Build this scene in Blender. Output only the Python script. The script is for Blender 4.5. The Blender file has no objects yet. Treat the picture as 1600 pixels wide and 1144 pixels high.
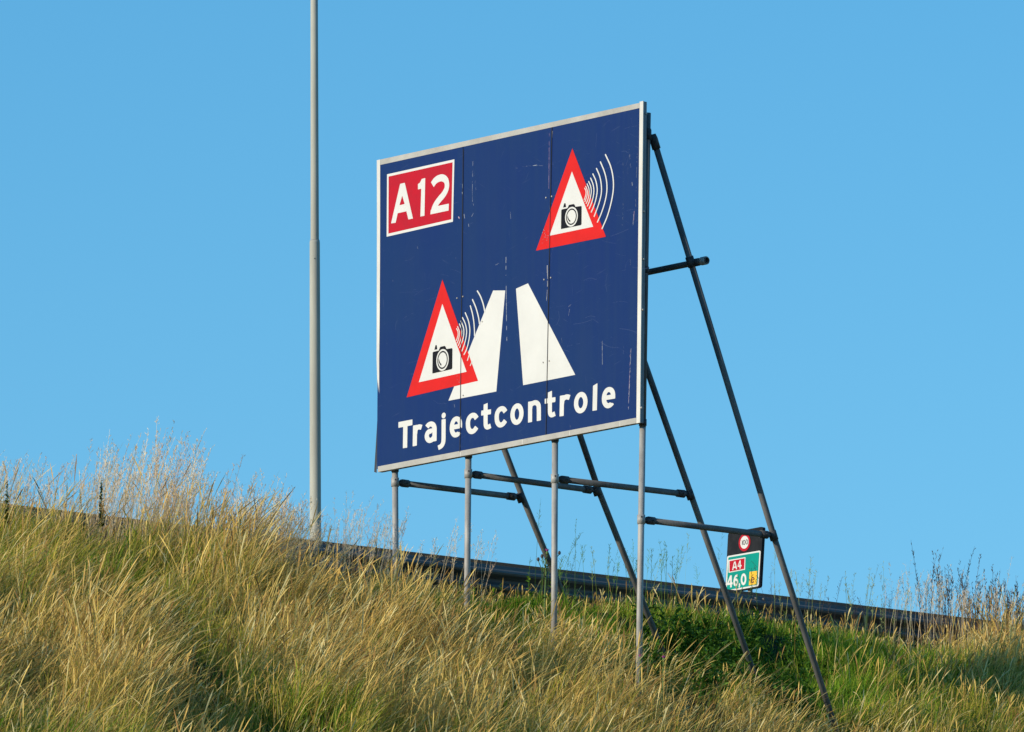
import bpy, bmesh, math, random
import numpy as np
from mathutils import Vector, Matrix
random.seed(7); rng = np.random.default_rng(11)
S = bpy.context.scene
COL = S.collection
PI = math.pi

# ------------------------------------------------------------------ camera
# x runs along the motorway, y across it towards the carriageway, z up;
# the origin is the lower right corner of the big sign.
FPX, PIT, ROLL, YAW = 18481.5, 0.163032, -0.0035374, 0.69789
CF = np.array([math.sin(YAW)*math.cos(PIT), math.cos(YAW)*math.cos(PIT), math.sin(PIT)])
_R = np.array([math.cos(YAW), -math.sin(YAW), 0.0]); _U = np.cross(_R, CF)
CR = _R*math.cos(ROLL) + _U*math.sin(ROLL)
CU = -_R*math.sin(ROLL) + _U*math.cos(ROLL)
CAM = np.array([-69.9908509, -81.64755086, -17.15977948])
cd = bpy.data.cameras.new('camera'); cam = bpy.data.objects.new('camera', cd); COL.objects.link(cam)
cd.sensor_width = 36; cd.lens = FPX/1600*36; cd.clip_start = 1; cd.clip_end = 20000
M = Matrix.Identity(4)
for i in range(3):
    M[i][0] = CR[i]; M[i][1] = CU[i]; M[i][2] = -CF[i]; M[i][3] = CAM[i]
cam.matrix_world = M
S.camera = cam
S.render.resolution_x = 1024; S.render.resolution_y = 732

# ------------------------------------------------------------------ sky, sun
SUN_EL = math.radians(17.8)
SUN_DIR = Vector((-0.982, 0.19, 0)).normalized()*math.cos(SUN_EL) + Vector((0, 0, math.sin(SUN_EL)))
w = bpy.data.worlds.new('World'); S.world = w; w.use_nodes = True
nt = w.node_tree; bg = nt.nodes['Background']
sky = nt.nodes.new('ShaderNodeTexSky'); sky.sky_type = 'NISHITA'; sky.sun_disc = False
sky.sun_elevation = SUN_EL; sky.sun_rotation = math.atan2(SUN_DIR.x, SUN_DIR.y)
sky.altitude = 0; sky.air_density = 1.0; sky.dust_density = 0.0; sky.ozone_density = 5.0
hsv = nt.nodes.new('ShaderNodeHueSaturation'); hsv.inputs['Hue'].default_value = 0.488; hsv.inputs['Saturation'].default_value = 1.18; hsv.inputs['Value'].default_value = 1.31
nt.links.new(sky.outputs[0], hsv.inputs['Color']); nt.links.new(hsv.outputs[0], bg.inputs[0]); bg.inputs[1].default_value = 0.12
sl = bpy.data.lights.new('sun', 'SUN'); sl.energy = 4.3; sl.angle = math.radians(0.5); sl.color = (1.0, 0.87, 0.68)
so = bpy.data.objects.new('sun', sl); COL.objects.link(so)
so.rotation_euler = SUN_DIR.to_track_quat('Z', 'Y').to_euler(); so.location = SUN_DIR*60
vs = S.view_settings; vs.view_transform = 'Standard'; vs.look = 'None'; vs.gamma = 1; vs.exposure = 0.0

# ------------------------------------------------------------------ helpers
def tag(o, label, cat, group=None):
    o['label'] = label; o['category'] = cat
    if group: o['group'] = group
    return o
def struct(o): o['kind'] = 'structure'; return o
def empty(name, loc, label, cat, group=None):
    o = bpy.data.objects.new(name, None); COL.objects.link(o); o.location = loc; o.empty_display_size = .2
    return tag(o, label, cat, group)
def link(name, me, m, parent=None, smooth=False):
    if m: me.materials.append(m)
    o = bpy.data.objects.new(name, me); COL.objects.link(o)
    if parent:
        o.parent = parent
        p = parent; off = Vector((0, 0, 0))
        while p: off += p.location; p = p.parent
        o.location = -off           # meshes are given in world coordinates
    if smooth:
        me.polygons.foreach_set('use_smooth', [True]*len(me.polygons))
    return o
def bobj(name, bm, m, parent=None, smooth=False):
    me = bpy.data.meshes.new(name); bm.normal_update(); bm.to_mesh(me); bm.free()
    return link(name, me, m, parent, smooth)

def ray(px, py):
    d = CF + CR*((px-800)/FPX) + CU*((572-py)/FPX)
    return d/np.linalg.norm(d)
def on_plane(px, py, n, p0):
    d = ray(px, py); n = np.asarray(n, float)
    t = ((np.asarray(p0)-CAM)@n)/(d@n)
    return CAM + d*t
LEAN = 0.01365
NS = np.array([-math.cos(LEAN), 0, math.sin(LEAN)])     # normal of the sign's face
def sgn(px, py, off=0.0):
    if off > 0: off *= .4            # films lie half a millimetre apart
    return on_plane(px, py, NS, NS*off)
def proj(P):
    d = np.asarray(P)-CAM; z = d@CF
    return 800+FPX*(d@CR)/z, 572-FPX*(d@CU)/z

def mat(name, col, rough=.5, metal=0.0, noise=None, bump=None, spec=.5, col2=None, nscale=8, stretch=None, sharp=(.4,.6)):
    m = bpy.data.materials.new(name); m.use_nodes = True; t = m.node_tree; b = t.nodes['Principled BSDF']
    b.inputs['Base Color'].default_value = (*col, 1); b.inputs['Roughness'].default_value = rough
    b.inputs['Metallic'].default_value = metal; b.inputs['Specular IOR Level'].default_value = spec
    tc = t.nodes.new('ShaderNodeTexCoord'); mp = t.nodes.new('ShaderNodeMapping')
    t.links.new(tc.outputs['Object'], mp.inputs[0])
    if stretch: mp.inputs['Scale'].default_value = stretch
    if col2:
        nz = t.nodes.new('ShaderNodeTexNoise'); nz.inputs['Scale'].default_value = nscale; nz.inputs['Detail'].default_value = 7
        nz.inputs['Roughness'].default_value = .65
        t.links.new(mp.outputs[0], nz.inputs[0])
        r = t.nodes.new('ShaderNodeValToRGB'); r.color_ramp.elements[0].position = sharp[0]; r.color_ramp.elements[1].position = sharp[1]
        r.color_ramp.elements[0].color = (*col, 1); r.color_ramp.elements[1].color = (*col2, 1)
        t.links.new(nz.outputs[0], r.inputs[0]); t.links.new(r.outputs[0], b.inputs['Base Color'])
    if bump:
        n2 = t.nodes.new('ShaderNodeTexNoise'); n2.inputs['Scale'].default_value = bump[0]; n2.inputs['Detail'].default_value = 5
        t.links.new(mp.outputs[0], n2.inputs[0])
        bp = t.nodes.new('ShaderNodeBump'); bp.inputs['Strength'].default_value = bump[1]; bp.inputs['Distance'].default_value = .01
        t.links.new(n2.outputs[0], bp.inputs['Height']); t.links.new(bp.outputs[0], b.inputs['Normal'])
    return m

SIDE_SHADE = mat('shaded_frame_side', (.24, .25, .27), .5, .2, col2=(.17, .175, .19), nscale=6, stretch=(1, 1, .35))  # shade on the right profile's side is put into this darker tone
GALV = mat('galvanised_steel', (.44, .43, .40), .6, .12, col2=(.31, .30, .285), nscale=9, bump=(40, .15), stretch=(1, 1, .35))
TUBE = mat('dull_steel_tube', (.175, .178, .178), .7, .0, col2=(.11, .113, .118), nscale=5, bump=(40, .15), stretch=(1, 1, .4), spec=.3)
TUBEF = mat('dull_steel_fitting', (.085, .085, .09), .6, .15, col2=(.05, .05, .055), nscale=20, bump=(60, .25), spec=.3)
GALVF = mat('galvanised_fitting', (.46, .45, .42), .55, .15, col2=(.30, .29, .27), nscale=20, bump=(60, .25))
ALU = mat('weathered_aluminium', (.37, .35, .31), .5, .15, col2=(.48, .465, .42), nscale=3.5, stretch=(1, 1, 1), bump=(30, .1), sharp=(.35, .7))
ALUL = mat('pale_aluminium', (.70, .69, .64), .55, .0, col2=(.60, .59, .55), nscale=5, stretch=(1, 1, .3))
BACK = mat('sign_back_metal', (.10, .11, .13), .6, .2, col2=(.07, .075, .09), nscale=4)
DARK = mat('dark_seam_and_shade', (.035, .04, .055), .8)
WHITE = mat('white_sign_film', (.69, .69, .66), .5, col2=(.62, .62, .59), nscale=2.5, sharp=(.35, .75))
RED = mat('red_sign_film', (.66, .012, .010), .55, col2=(.59, .012, .010), nscale=4, spec=.15)
CRIM = mat('crimson_sign_film', (.48, .003, .018), .55, col2=(.42, .006, .020), nscale=6, spec=.15)
BLACK = mat('black_sign_film', (.004, .005, .009), .6, col2=(.009, .010, .014), nscale=20, spec=.12)
SCR = mat('bare_scratch', (.30, .33, .38), .6)
SCR2 = mat('faint_scratch', (.030, .062, .19), .6)
PINK = mat('reddish_scratch', (.45, .30, .40), .6)

def blue_panel():
    m = bpy.data.materials.new('blue_sign_film'); m.use_nodes = True; t = m.node_tree; b = t.nodes['Principled BSDF']
    b.inputs['Roughness'].default_value = .5; b.inputs['Specular IOR Level'].default_value = .15
    tc = t.nodes.new('ShaderNodeTexCoord')
    n1 = t.nodes.new('ShaderNodeTexNoise'); n1.inputs['Scale'].default_value = .9; n1.inputs['Detail'].default_value = 6
    t.links.new(tc.outputs['Object'], n1.inputs[0])
    r1 = t.nodes.new('ShaderNodeValToRGB'); r1.color_ramp.elements[0].position = .35; r1.color_ramp.elements[1].position = .68
    r1.color_ramp.elements[0].color = (.0020, .023, .128, 1); r1.color_ramp.elements[1].color = (.0035, .028, .122, 1)
    t.links.new(n1.outputs[0], r1.inputs[0])
    ms = t.nodes.new('ShaderNodeMapping'); ms.inputs['Scale'].default_value = (1, 9, .45); t.links.new(tc.outputs['Object'], ms.inputs[0])
    ns = t.nodes.new('ShaderNodeTexNoise'); ns.inputs['Scale'].default_value = 1.6; ns.inputs['Detail'].default_value = 5; t.links.new(ms.outputs[0], ns.inputs[0])
    rs = t.nodes.new('ShaderNodeValToRGB'); rs.color_ramp.elements[0].position = .42; rs.color_ramp.elements[1].position = .75
    rs.color_ramp.elements[0].color = (0, 0, 0, 1); rs.color_ramp.elements[1].color = (.5, .5, .5, 1); t.links.new(ns.outputs[0], rs.inputs[0])
    m0 = t.nodes.new('ShaderNodeMix'); m0.data_type = 'RGBA'; t.links.new(rs.outputs[0], m0.inputs[0]); t.links.new(r1.outputs[0], m0.inputs[6]); m0.inputs[7].default_value = (.008, .033, .118, 1)
    nb_ = t.nodes.new('ShaderNodeTexNoise'); nb_.inputs['Scale'].default_value = 1.3; nb_.inputs['Detail'].default_value = 2; t.links.new(tc.outputs['Object'], nb_.inputs[0])
    bp = t.nodes.new('ShaderNodeBump'); bp.inputs['Strength'].default_value = .6; bp.inputs['Distance'].default_value = .02
    t.links.new(nb_.outputs[0], bp.inputs['Height']); t.links.new(bp.outputs[0], b.inputs['Normal'])
    # hairline scuffs: stretched wave of noise in a few directions
    last = m0.outputs[2]
    for k, (sc, rot, thr) in enumerate((((1, 1.2, 26), .25, .70), ((1, 1.4, 30), -.5, .715), ((1, 26, 1.1), .1, .73), ((1, 1, 20), 1.0, .73))):
        mp = t.nodes.new('ShaderNodeMapping'); mp.inputs['Scale'].default_value = sc; mp.inputs['Rotation'].default_value = (rot, 0, 0); mp.inputs['Location'].default_value = (k*3.1, k*1.7, k)
        mr = t.nodes.new('ShaderNodeMapping'); mr.inputs['Rotation'].default_value = (rot, 0, 0)
        t.links.new(tc.outputs['Object'], mr.inputs[0]); mp.inputs['Rotation'].default_value = (0, 0, 0)
        t.links.new(mr.outputs[0], mp.inputs[0])
        nz = t.nodes.new('ShaderNodeTexNoise'); nz.inputs['Scale'].default_value = 3.0; nz.inputs['Detail'].default_value = 4; nz.inputs['Distortion'].default_value = .35
        t.links.new(mp.outputs[0], nz.inputs[0])
        rp = t.nodes.new('ShaderNodeValToRGB'); rp.color_ramp.elements[0].position = thr-.02; rp.color_ramp.elements[1].position = thr+.05
        rp.color_ramp.elements[0].color = (0, 0, 0, 1); rp.color_ramp.elements[1].color = (.45, .45, .45, 1)
        t.links.new(nz.outputs[0], rp.inputs[0])
        mx = t.nodes.new('ShaderNodeMix'); mx.data_type = 'RGBA'
        t.links.new(rp.outputs[0], mx.inputs[0]); t.links.new(last, mx.inputs[6]); mx.inputs[7].default_value = (.06, .09, .19, 1)
        last = mx.outputs[2]
    t.links.new(last, b.inputs['Base Color'])
    return m
BLUE = blue_panel()

# ---- tubes and boxes in bmesh
def frame_of(d):
    d = Vector(d).normalized(); a = Vector((0, 0, 1)) if abs(d.z) < .9 else Vector((1, 0, 0))
    u = d.cross(a).normalized(); return u, d.cross(u).normalized()
def add_tube(bm, pts, rad, n=16, caps=True):
    pts = [Vector(p) for p in pts]; rad = rad if hasattr(rad, '__len__') else [rad]*len(pts)
    rings = []
    u, v = frame_of(pts[-1]-pts[0])
    for p, r in zip(pts, rad):
        rings.append([bm.verts.new(p + (u*math.cos(2*PI*k/n) + v*math.sin(2*PI*k/n))*r) for k in range(n)])
    for a, b in zip(rings, rings[1:]):
        for k in range(n):
            bm.faces.new((a[k], a[(k+1) % n], b[(k+1) % n], b[k]))
    if caps: bm.faces.new(rings[0][::-1]); bm.faces.new(rings[-1])
def add_prism(bm, front, back):
    """closed prism between two matching rings of points"""
    f = [bm.verts.new(p) for p in front]; b = [bm.verts.new(p) for p in back]; n = len(f)
    bm.faces.new(f); bm.faces.new(b[::-1])
    for k in range(n): bm.faces.new((f[k], b[k], b[(k+1) % n], f[(k+1) % n]))
def fix(bm): bmesh.ops.recalc_face_normals(bm, faces=bm.faces)
def tube(name, pts, rad, m, parent, n=16):
    bm = bmesh.new(); add_tube(bm, pts, rad, n); fix(bm)
    o = bobj(name, bm, m, parent)
    for p in o.data.polygons: p.use_smooth = len(p.vertices) == 4
    return o

# ------------------------------------------------------------------ flat lettering (signed distance -> mesh)
def seg_d(X, Y, a, b):
    ax, ay = a; bx, by = b; dx, dy = bx-ax, by-ay; L = dx*dx+dy*dy+1e-12
    t = np.clip(((X-ax)*dx+(Y-ay)*dy)/L, 0, 1)
    return np.hypot(X-ax-t*dx, Y-ay-t*dy)
def smooth_path(P, k=4):
    P = [np.array(p, float) for p in P]
    if len(P) < 3: return P
    out = []
    Q = [2*P[0]-P[1]] + P + [2*P[-1]-P[-2]]
    for i in range(1, len(Q)-2):
        for j in range(k):
            t = j/k; a, b, c, d = Q[i-1], Q[i], Q[i+1], Q[i+2]
            out.append(.5*((2*b)+(-a+c)*t+(2*a-5*b+4*c-d)*t*t+(-a+3*b-3*c+d)*t**3))
    out.append(P[-1]); return out
def f_stroke(P, wid, rnd=False, sm=True):
    P = smooth_path(P) if sm else [np.array(p, float) for p in P]
    r = wid/2
    def f(X, Y):
        d = np.full(X.shape, 1e9)
        for a, b in zip(P, P[1:]): d = np.minimum(d, seg_d(X, Y, a, b))
        d = d-r
        if not rnd:
            for e, q in ((P[0], P[1]), (P[-1], P[-2])):
                v = e-q; v = v/(np.linalg.norm(v)+1e-9)
                c = (X-e[0])*v[0]+(Y-e[1])*v[1]
                near = np.hypot(X-e[0], Y-e[1]) < wid*1.1
                d = np.where(near & (c > 0), np.maximum(d, c), d)
        return d
    return f, np.array(P), r
def f_poly(P, holes=()):
    def one(P, X, Y):
        d = np.full(X.shape, 1e9); ins = np.zeros(X.shape, bool); n = len(P)
        for i in range(n):
            a, b = P[i], P[(i+1) % n]
            d = np.minimum(d, seg_d(X, Y, a, b))
            c = (a[1] > Y) != (b[1] > Y)
            xx = a[0]+(Y-a[1])/((b[1]-a[1]) if b[1] != a[1] else 1e-9)*(b[0]-a[0])
            ins ^= c & (X < xx)
        return np.where(ins, -d, d)
    def f(X, Y):
        d = one(P, X, Y)
        for h in holes: d = np.maximum(d, -one(h, X, Y))
        return d
    return f, np.array(P, float), 0
def sdf_mesh(name, items, place, sp, m, parent, res=.3):
    """items: callables in the lettering space; sp=(shear,yscale) maps photo units there; place puts a unit point on the sign"""
    sh, ys = sp
    verts, faces, cache = [], [], {}
    for it in items:
        f, P, r = it
        x0, y0 = P.min(0)-r-2*res; x1, y1 = P.max(0)+r+2*res
        xs = np.arange(x0, x1, res); yv = np.arange(y0, y1, res)
        X, Y = np.meshgrid(xs, yv)
        D = f(X, Y); D = np.where(np.abs(D) < 1e-6, 1e-6, D)
        def V(x, y):
            k = (round(x, 4), round(y, 4))
            if k not in cache:
                cache[k] = len(verts); verts.append(place(x, y/ys - sh*x))
            return cache[k]
        ny, nx = D.shape
        for j in range(ny-1):
            i = 0
            while i < nx-1:
                c = [(xs[i], yv[j], D[j, i]), (xs[i+1], yv[j], D[j, i+1]), (xs[i+1], yv[j+1], D[j+1, i+1]), (xs[i], yv[j+1], D[j+1, i])]
                s = sum(q[2] < 0 for q in c)
                if s == 0: i += 1; continue
                if s == 4:
                    k = i+1
                    while k < nx-1 and D[j, k+1] < 0 and D[j+1, k+1] < 0: k += 1
                    faces.append((V(xs[i], yv[j]), V(xs[k], yv[j]), V(xs[k], yv[j+1]), V(xs[i], yv[j+1])))
                    i = k; continue
                poly = []
                for a in range(4):
                    p, q = c[a], c[(a+1) % 4]
                    if p[2] < 0: poly.append(V(p[0], p[1]))
                    if (p[2] < 0) != (q[2] < 0):
                        t = p[2]/(p[2]-q[2]); poly.append(V(p[0]+(q[0]-p[0])*t, p[1]+(q[1]-p[1])*t))
                pp = [v for n_, v in enumerate(poly) if v != poly[n_-1]]
                if len(set(pp)) == len(pp) >= 3: faces.append(tuple(pp))
                i += 1
    me = bpy.data.meshes.new(name); me.from_pydata([tuple(v) for v in verts], [], faces); me.validate(); me.update()
    return link(name, me, m, parent)
def union(items):
    fs = [i[0] for i in items]
    P = np.vstack([np.vstack([i[1]-i[2], i[1]+i[2]]) for i in items])
    return (lambda X, Y: np.minimum.reduce([f(X, Y) for f in fs])), P, 0
class Art:
    """drawing on the plane of a sign: coordinates of a zoomed view -> that plane"""
    def __init__(s, org, sc, place, shear, ys): s.o = org; s.k = sc; s.place = place; s.sh = shear; s.ys = ys
    def px(s, p): return (s.o[0]+p[0]/s.k, s.o[1]+p[1]/s.k)
    def to(s, p):
        x, y = s.px(p); return (x, (y+s.sh*x)*s.ys)
    def st(s, P, wid, rnd=False, sm=True): return f_stroke([s.to(p) for p in P], wid, rnd, sm)
    def pl(s, P, holes=()): return f_poly([s.to(p) for p in P], [[s.to(p) for p in h] for h in holes])
    def ring(s, c, rx, ry, wid, n=40):
        P = []
        for k in range(n+1):
            t = 2*PI*k/n; dx = rx*math.cos(t); P.append((c[0]+dx, c[1]-ry*math.sin(t)-s.sh*dx))
        return f_stroke([s.to(p) for p in P], wid, True, False)
    def mesh(s, name, items, off, m, parent, res=.3):
        return sdf_mesh(name, items, lambda x, y: s.place(x, y, off), (s.sh, s.ys), m, parent, res)
    def flat(s, name, polys, off, m, parent):
        bm = bmesh.new()
        for P in polys: bm.faces.new([bm.verts.new(s.place(*s.px(p), off)) for p in P])
        fix(bm)
        return bobj(name, bm, m, parent)
    def ell(s, c, rx, ry, n=48):
        P = []
        for k in range(n):
            t = 2*PI*k/n; dx = rx*math.cos(t); P.append((c[0]+dx, c[1]-ry*math.sin(t)-s.sh*dx))
        return P

# ------------------------------------------------------------------ the ground
RAIL_Y = 5.3
RAIL_TOP = float(on_plane(800, 886, (0, 1, 0), (0, RAIL_Y, 0))[2])
TOP_Z = RAIL_TOP-.64
P4Y = float(on_plane(1002, 700, (1, 0, 0), (.09, 0, 0))[1])
P4_FOOT = float(on_plane(998, 1117, (1, 0, 0), (.05, 0, 0))[2])
CREST_Y = 3.9
SLOPE = (TOP_Z-P4_FOOT)/(CREST_Y-P4Y)
PLAIN = CAM[2]-1.65
def vnoise(x, y, seed=0):
    x = np.asarray(x, float); y = np.asarray(y, float)
    xi = np.floor(x).astype(np.int64); yi = np.floor(y).astype(np.int64); fx = x-xi; fy = y-yi
    fx = fx*fx*(3-2*fx); fy = fy*fy*(3-2*fy)
    def h(a, b):
        n = (a*374761393 + b*668265263 + seed*1442695041) & 0xffffffff
        n = ((n ^ (n >> 13))*1274126177) & 0xffffffff
        return ((n ^ (n >> 16)) & 0xffff)/65535.0
    return (h(xi, yi)*(1-fx)+h(xi+1, yi)*fx)*(1-fy)+(h(xi, yi+1)*(1-fx)+h(xi+1, yi+1)*fx)*fy
def smin(a, b, k): 
    h = np.clip(.5+.5*(b-a)/k, 0, 1); return b*(1-h)+a*h-k*h*(1-h)
def zg(x, y):
    x = np.asarray(x, float); y = np.asarray(y, float)
    s = P4_FOOT+(y-P4Y)*SLOPE
    z = smin(s, TOP_Z+0*y, .12)
    far = TOP_Z-(y-24)*.45
    z = smin(z, far, .2)
    z = -smin(-z, -(PLAIN+0*y), .6)
    near = (np.abs(y-P4Y) < 14)
    b = (vnoise(x*.9, y*.9, 1)-.5)*.30+(vnoise(x*2.3, y*2.3, 2)-.5)*.14
    b = b*np.clip((CREST_Y+.6-y)/1.2, .15, 1)*np.clip((RAIL_Y+.2-y)/.4, 0, 1)
    return z+np.where(near, b, 0)
xs = np.unique(np.concatenate([np.linspace(-4000, -60, 16), np.linspace(-60, -12, 20), np.linspace(-12, 16, 160), np.linspace(16, 80, 24), np.linspace(80, 4000, 16)]))
ysv = np.unique(np.concatenate([np.linspace(-4000, -100, 12), np.linspace(-100, -12, 40), np.linspace(-12, 9, 130), np.linspace(9, 70, 40), np.linspace(70, 4000, 12)]))
X, Y = np.meshgrid(xs, ysv); Z = zg(X, Y)
nx, ny = len(xs), len(ysv)
me = bpy.data.meshes.new('embankment')
idx = np.arange(nx*ny).reshape(ny, nx)
fc = np.stack([idx[:-1, :-1], idx[:-1, 1:], idx[1:, 1:], idx[1:, :-1]], -1).reshape(-1, 4)
me.from_pydata(np.stack([X, Y, Z], -1).reshape(-1, 3).tolist(), [], fc.tolist())
SOIL = mat('turf_soil', (.035, .03, .016), .95, col2=(.04, .05, .018), nscale=2.2, bump=(14, .9), spec=.1)
struct(link('embankment', me, SOIL, None, True))
ASPH = mat('asphalt', (.045, .045, .047), .9, col2=(.06, .06, .06), nscale=30, bump=(90, .4))
LINE = mat('road_paint', (.75, .75, .72), .7)
bm = bmesh.new()
z = TOP_Z+.03
add_prism(bm, [(-900, 7.4, z), (900, 7.4, z), (900, 21.5, z), (-900, 21.5, z)], [(-900, 7.4, z-.3), (900, 7.4, z-.3), (900, 21.5, z-.3), (-900, 21.5, z-.3)])
fix(bm); struct(bobj('road', bm, ASPH))
bm = bmesh.new()
for yy, dash in ((7.8, 0), (11.4, 1), (15.0, 1), (18.6, 0)):
    if dash:
        for k in range(-8, 9):
            bm.faces.new([bm.verts.new(p) for p in ((k*12, yy, z+.004), (k*12+3, yy, z+.004), (k*12+3, yy+.15, z+.004), (k*12, yy+.15, z+.004))])
    else:
        bm.faces.new([bm.verts.new(p) for p in ((-900, yy, z+.004), (900, yy, z+.004), (900, yy+.15, z+.004), (-900, yy+.15, z+.004))])
struct(bobj('road_markings', bm, LINE))
def ground_hit(px, py, lift=0.0):
    d = ray(px, py); t = 100.0
    for _ in range(4000):
        p = CAM+d*t
        if p[2] < float(zg(p[0], p[1]))+lift: return p
        t += .02
        if t > 135: break
    return p

# ------------------------------------------------------------------ the big sign
sign = empty('road_sign', (0.3, 1.9, P4_FOOT), 'large dark blue framed board reading Trajectcontrole, propped on steel tubes', 'road sign')
TK = .050
def pr(px, py, off): return sgn(px, py, off)
def slab(name, P, o0, o1, m, parent):
    bm = bmesh.new(); add_prism(bm, [sgn(x, y, o0) for x, y in P], [sgn(x, y, o0)+NS*(o1-o0) for x, y in P]); fix(bm)
    return bobj(name, bm, m, parent)
seam = lambda k, y: ((723.6, 232, 718.2, 708), (862.0, 198, 852.6, 680))[k]
def ex(x, y0l, y0r, xl, xr): return y0l+(y0r-y0l)*(x-xl)/(xr-xl)
top = lambda x: 254+(165-254)*(x-592)/(1001-592)
bot = lambda x: 733+(657-733)*(x-589)/(996-589)
g = .45
L1t, L1b, L2t, L2b = 723.6, 718.2, 862.0, 852.6
slab('panel', [(592, top(592)), (L1t-g, top(L1t)), (L1b-g, bot(L1b)), (589, bot(589))], 0, -.028, BLUE, sign)
slab('panel', [(L1t+g, top(L1t)), (L2t-g, top(L2t)), (L2b-g, bot(L2b)), (L1b+g, bot(L1b))], 0.001, -.028, BLUE, sign)
slab('panel', [(L2t+g, top(L2t)), (999, top(999)), (994, bot(994)), (L2b+g, bot(L2b))], 0, -.028, BLUE, sign)
slab('backing_sheet', [(594, top(594)+3), (998, top(998)+3), (993, bot(993)-3), (591, bot(591)-3)], -.030, -.036, BACK, sign)
# frame: top, bottom, left and right profiles
frame = bpy.data.objects.new('frame', None)
COL.objects.link(frame); frame.parent = sign; frame.location = (-.3, -1.9, -P4_FOOT)
def fprofile(P, m, o0=.004, o1=-TK): return slab('frame_profile', P, o0, o1, m, frame)
fprofile([(594.2, 249.4), (999.1, 160.9), (999.1, 168.9), (594.2, 257.8)], ALU)
fprofile([(590.4, 729.0), (993.9, 652.8), (993.9, 661.3), (590.4, 737.6)], ALU)
fprofile([(999.4, 159.0), (1005.0, 157.8), (999.9, 660.4), (994.2, 661.6)], ALUL, .006, -.004)
fprofile([(999.6, 159.6), (1004.8, 158.4), (999.7, 660.0), (994.4, 661.0)], SIDE_SHADE, -.0045)
# the left profile is bent outwards near its foot
LP = [(588.7, 250.5), (588.9, 330), (588.8, 410), (588.5, 500), (588.3, 560), (589.2, 610), (590.3, 650), (589.7, 690), (588.0, 715), (585.8, 734)]
RP = [(593.9, 249.3), (593.9, 330), (593.7, 410), (593.1, 500), (592.4, 560), (592.2, 610), (592.4, 650), (591.1, 690), (589.8, 715), (589.4, 735)]
bend = [0, 0, 0, 0, 0, .004, .012, .022, .034, .046]
bm = bmesh.new(); rows = []
for (a, b, e) in zip(LP, RP, bend):
    A = sgn(*a, .005)-NS*e; B = sgn(*b, .005)-NS*e*.4
    rows.append([bm.verts.new(p) for p in (A, B, B-NS*.03, A-NS*.03)])
for r, s in zip(rows, rows[1:]):
    for k in range(4): bm.faces.new((r[k], r[(k+1) % 4], s[(k+1) % 4], s[k]))
bm.faces.new(rows[0]); bm.faces.new(rows[-1][::-1]); fix(bm); bobj('frame_profile', bm, ALUL, frame)
bm = bmesh.new()
add_prism(bm, [sgn(*p, -.035) for p in ((589.6, 655), (590.8, 655), (588.6, 739), (584.6, 737.5))], [sgn(*p, -.05) for p in ((589.6, 655), (590.8, 655), (588.6, 739), (584.6, 737.5))])
fix(bm); bobj('shaded_bent_edge', bm, DARK, sign)  # near-black colour stands in for shade on the bent edge
# seam strips between the panels
for a, b in (((723.6, 233), (718.2, 706)), ((862.0, 199), (852.6, 679))):
    slab('seam', [(a[0]-.26, a[1]), (a[0]+.26, a[1]), (b[0]+.26, b[1]), (b[0]-.26, b[1])], .0185, -.012, DARK, sign)
# scuffs, scratches and flaked film: part of each panel's own mesh
A0 = Art((0, 0), 1, pr, .2, .66)
panels = [o for o in sign.children if o.name.startswith('panel')]
def panel_of(P):
    x = sum(p[0] for p in P)/len(P); y = sum(p[1] for p in P)/len(P)
    if x < 723.6-(y-232)*.0113: return 0
    return 1 if x < 862-(y-198)*.0195 else 2
def wear(strokes, off, m, res=.2):
    for k in range(3):
        it = [A0.st(P, wd, True) for P, wd in strokes if panel_of(P) == k]
        if not it: continue
        o = A0.mesh('wear', it, off, m, None, res)
        pan = panels[k]; bm = bmesh.new(); bm.from_mesh(pan.data)
        n0 = len(bm.faces); d_ = -sum((Vector(q.location) for q in (pan,)), Vector((0, 0, 0)))
        bm.from_mesh(o.data); bm.faces.ensure_lookup_table()
        pan.data.materials.append(m); mi = len(pan.data.materials)-1
        for f_ in bm.faces[n0:]: f_.material_index = mi
        bm.to_mesh(pan.data); bm.free(); bpy.data.objects.remove(o)
rr = random.Random(5)
def beads(P, wd, keep=.8):
    """a worn line: broken into uneven flecks"""
    P = smooth_path(P, 5) if len(P) > 2 else [np.array(p, float) for p in P]
    out = []; L = [np.linalg.norm(b-a) for a, b in zip(P, P[1:])]; tot = sum(L); t = 0
    def at(t):
        for a, b, l in zip(P, P[1:], L):
            if t <= l: return a+(b-a)*t/max(l, 1e-6)
            t -= l
        return P[-1]
    while t < tot:
        l = rr.uniform(1.5, 7)
        if rr.random() < keep:
            a, b = at(t), at(min(t+l, tot)); j_ = wd*.25
            out.append(([tuple(a+np.array([rr.uniform(-j_, j_), 0])), tuple(b+np.array([rr.uniform(-j_, j_), 0]))], wd*rr.uniform(.45, 1.15)))
        t += l+rr.uniform(0, 1.0)
    return out
S1 = []
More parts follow.
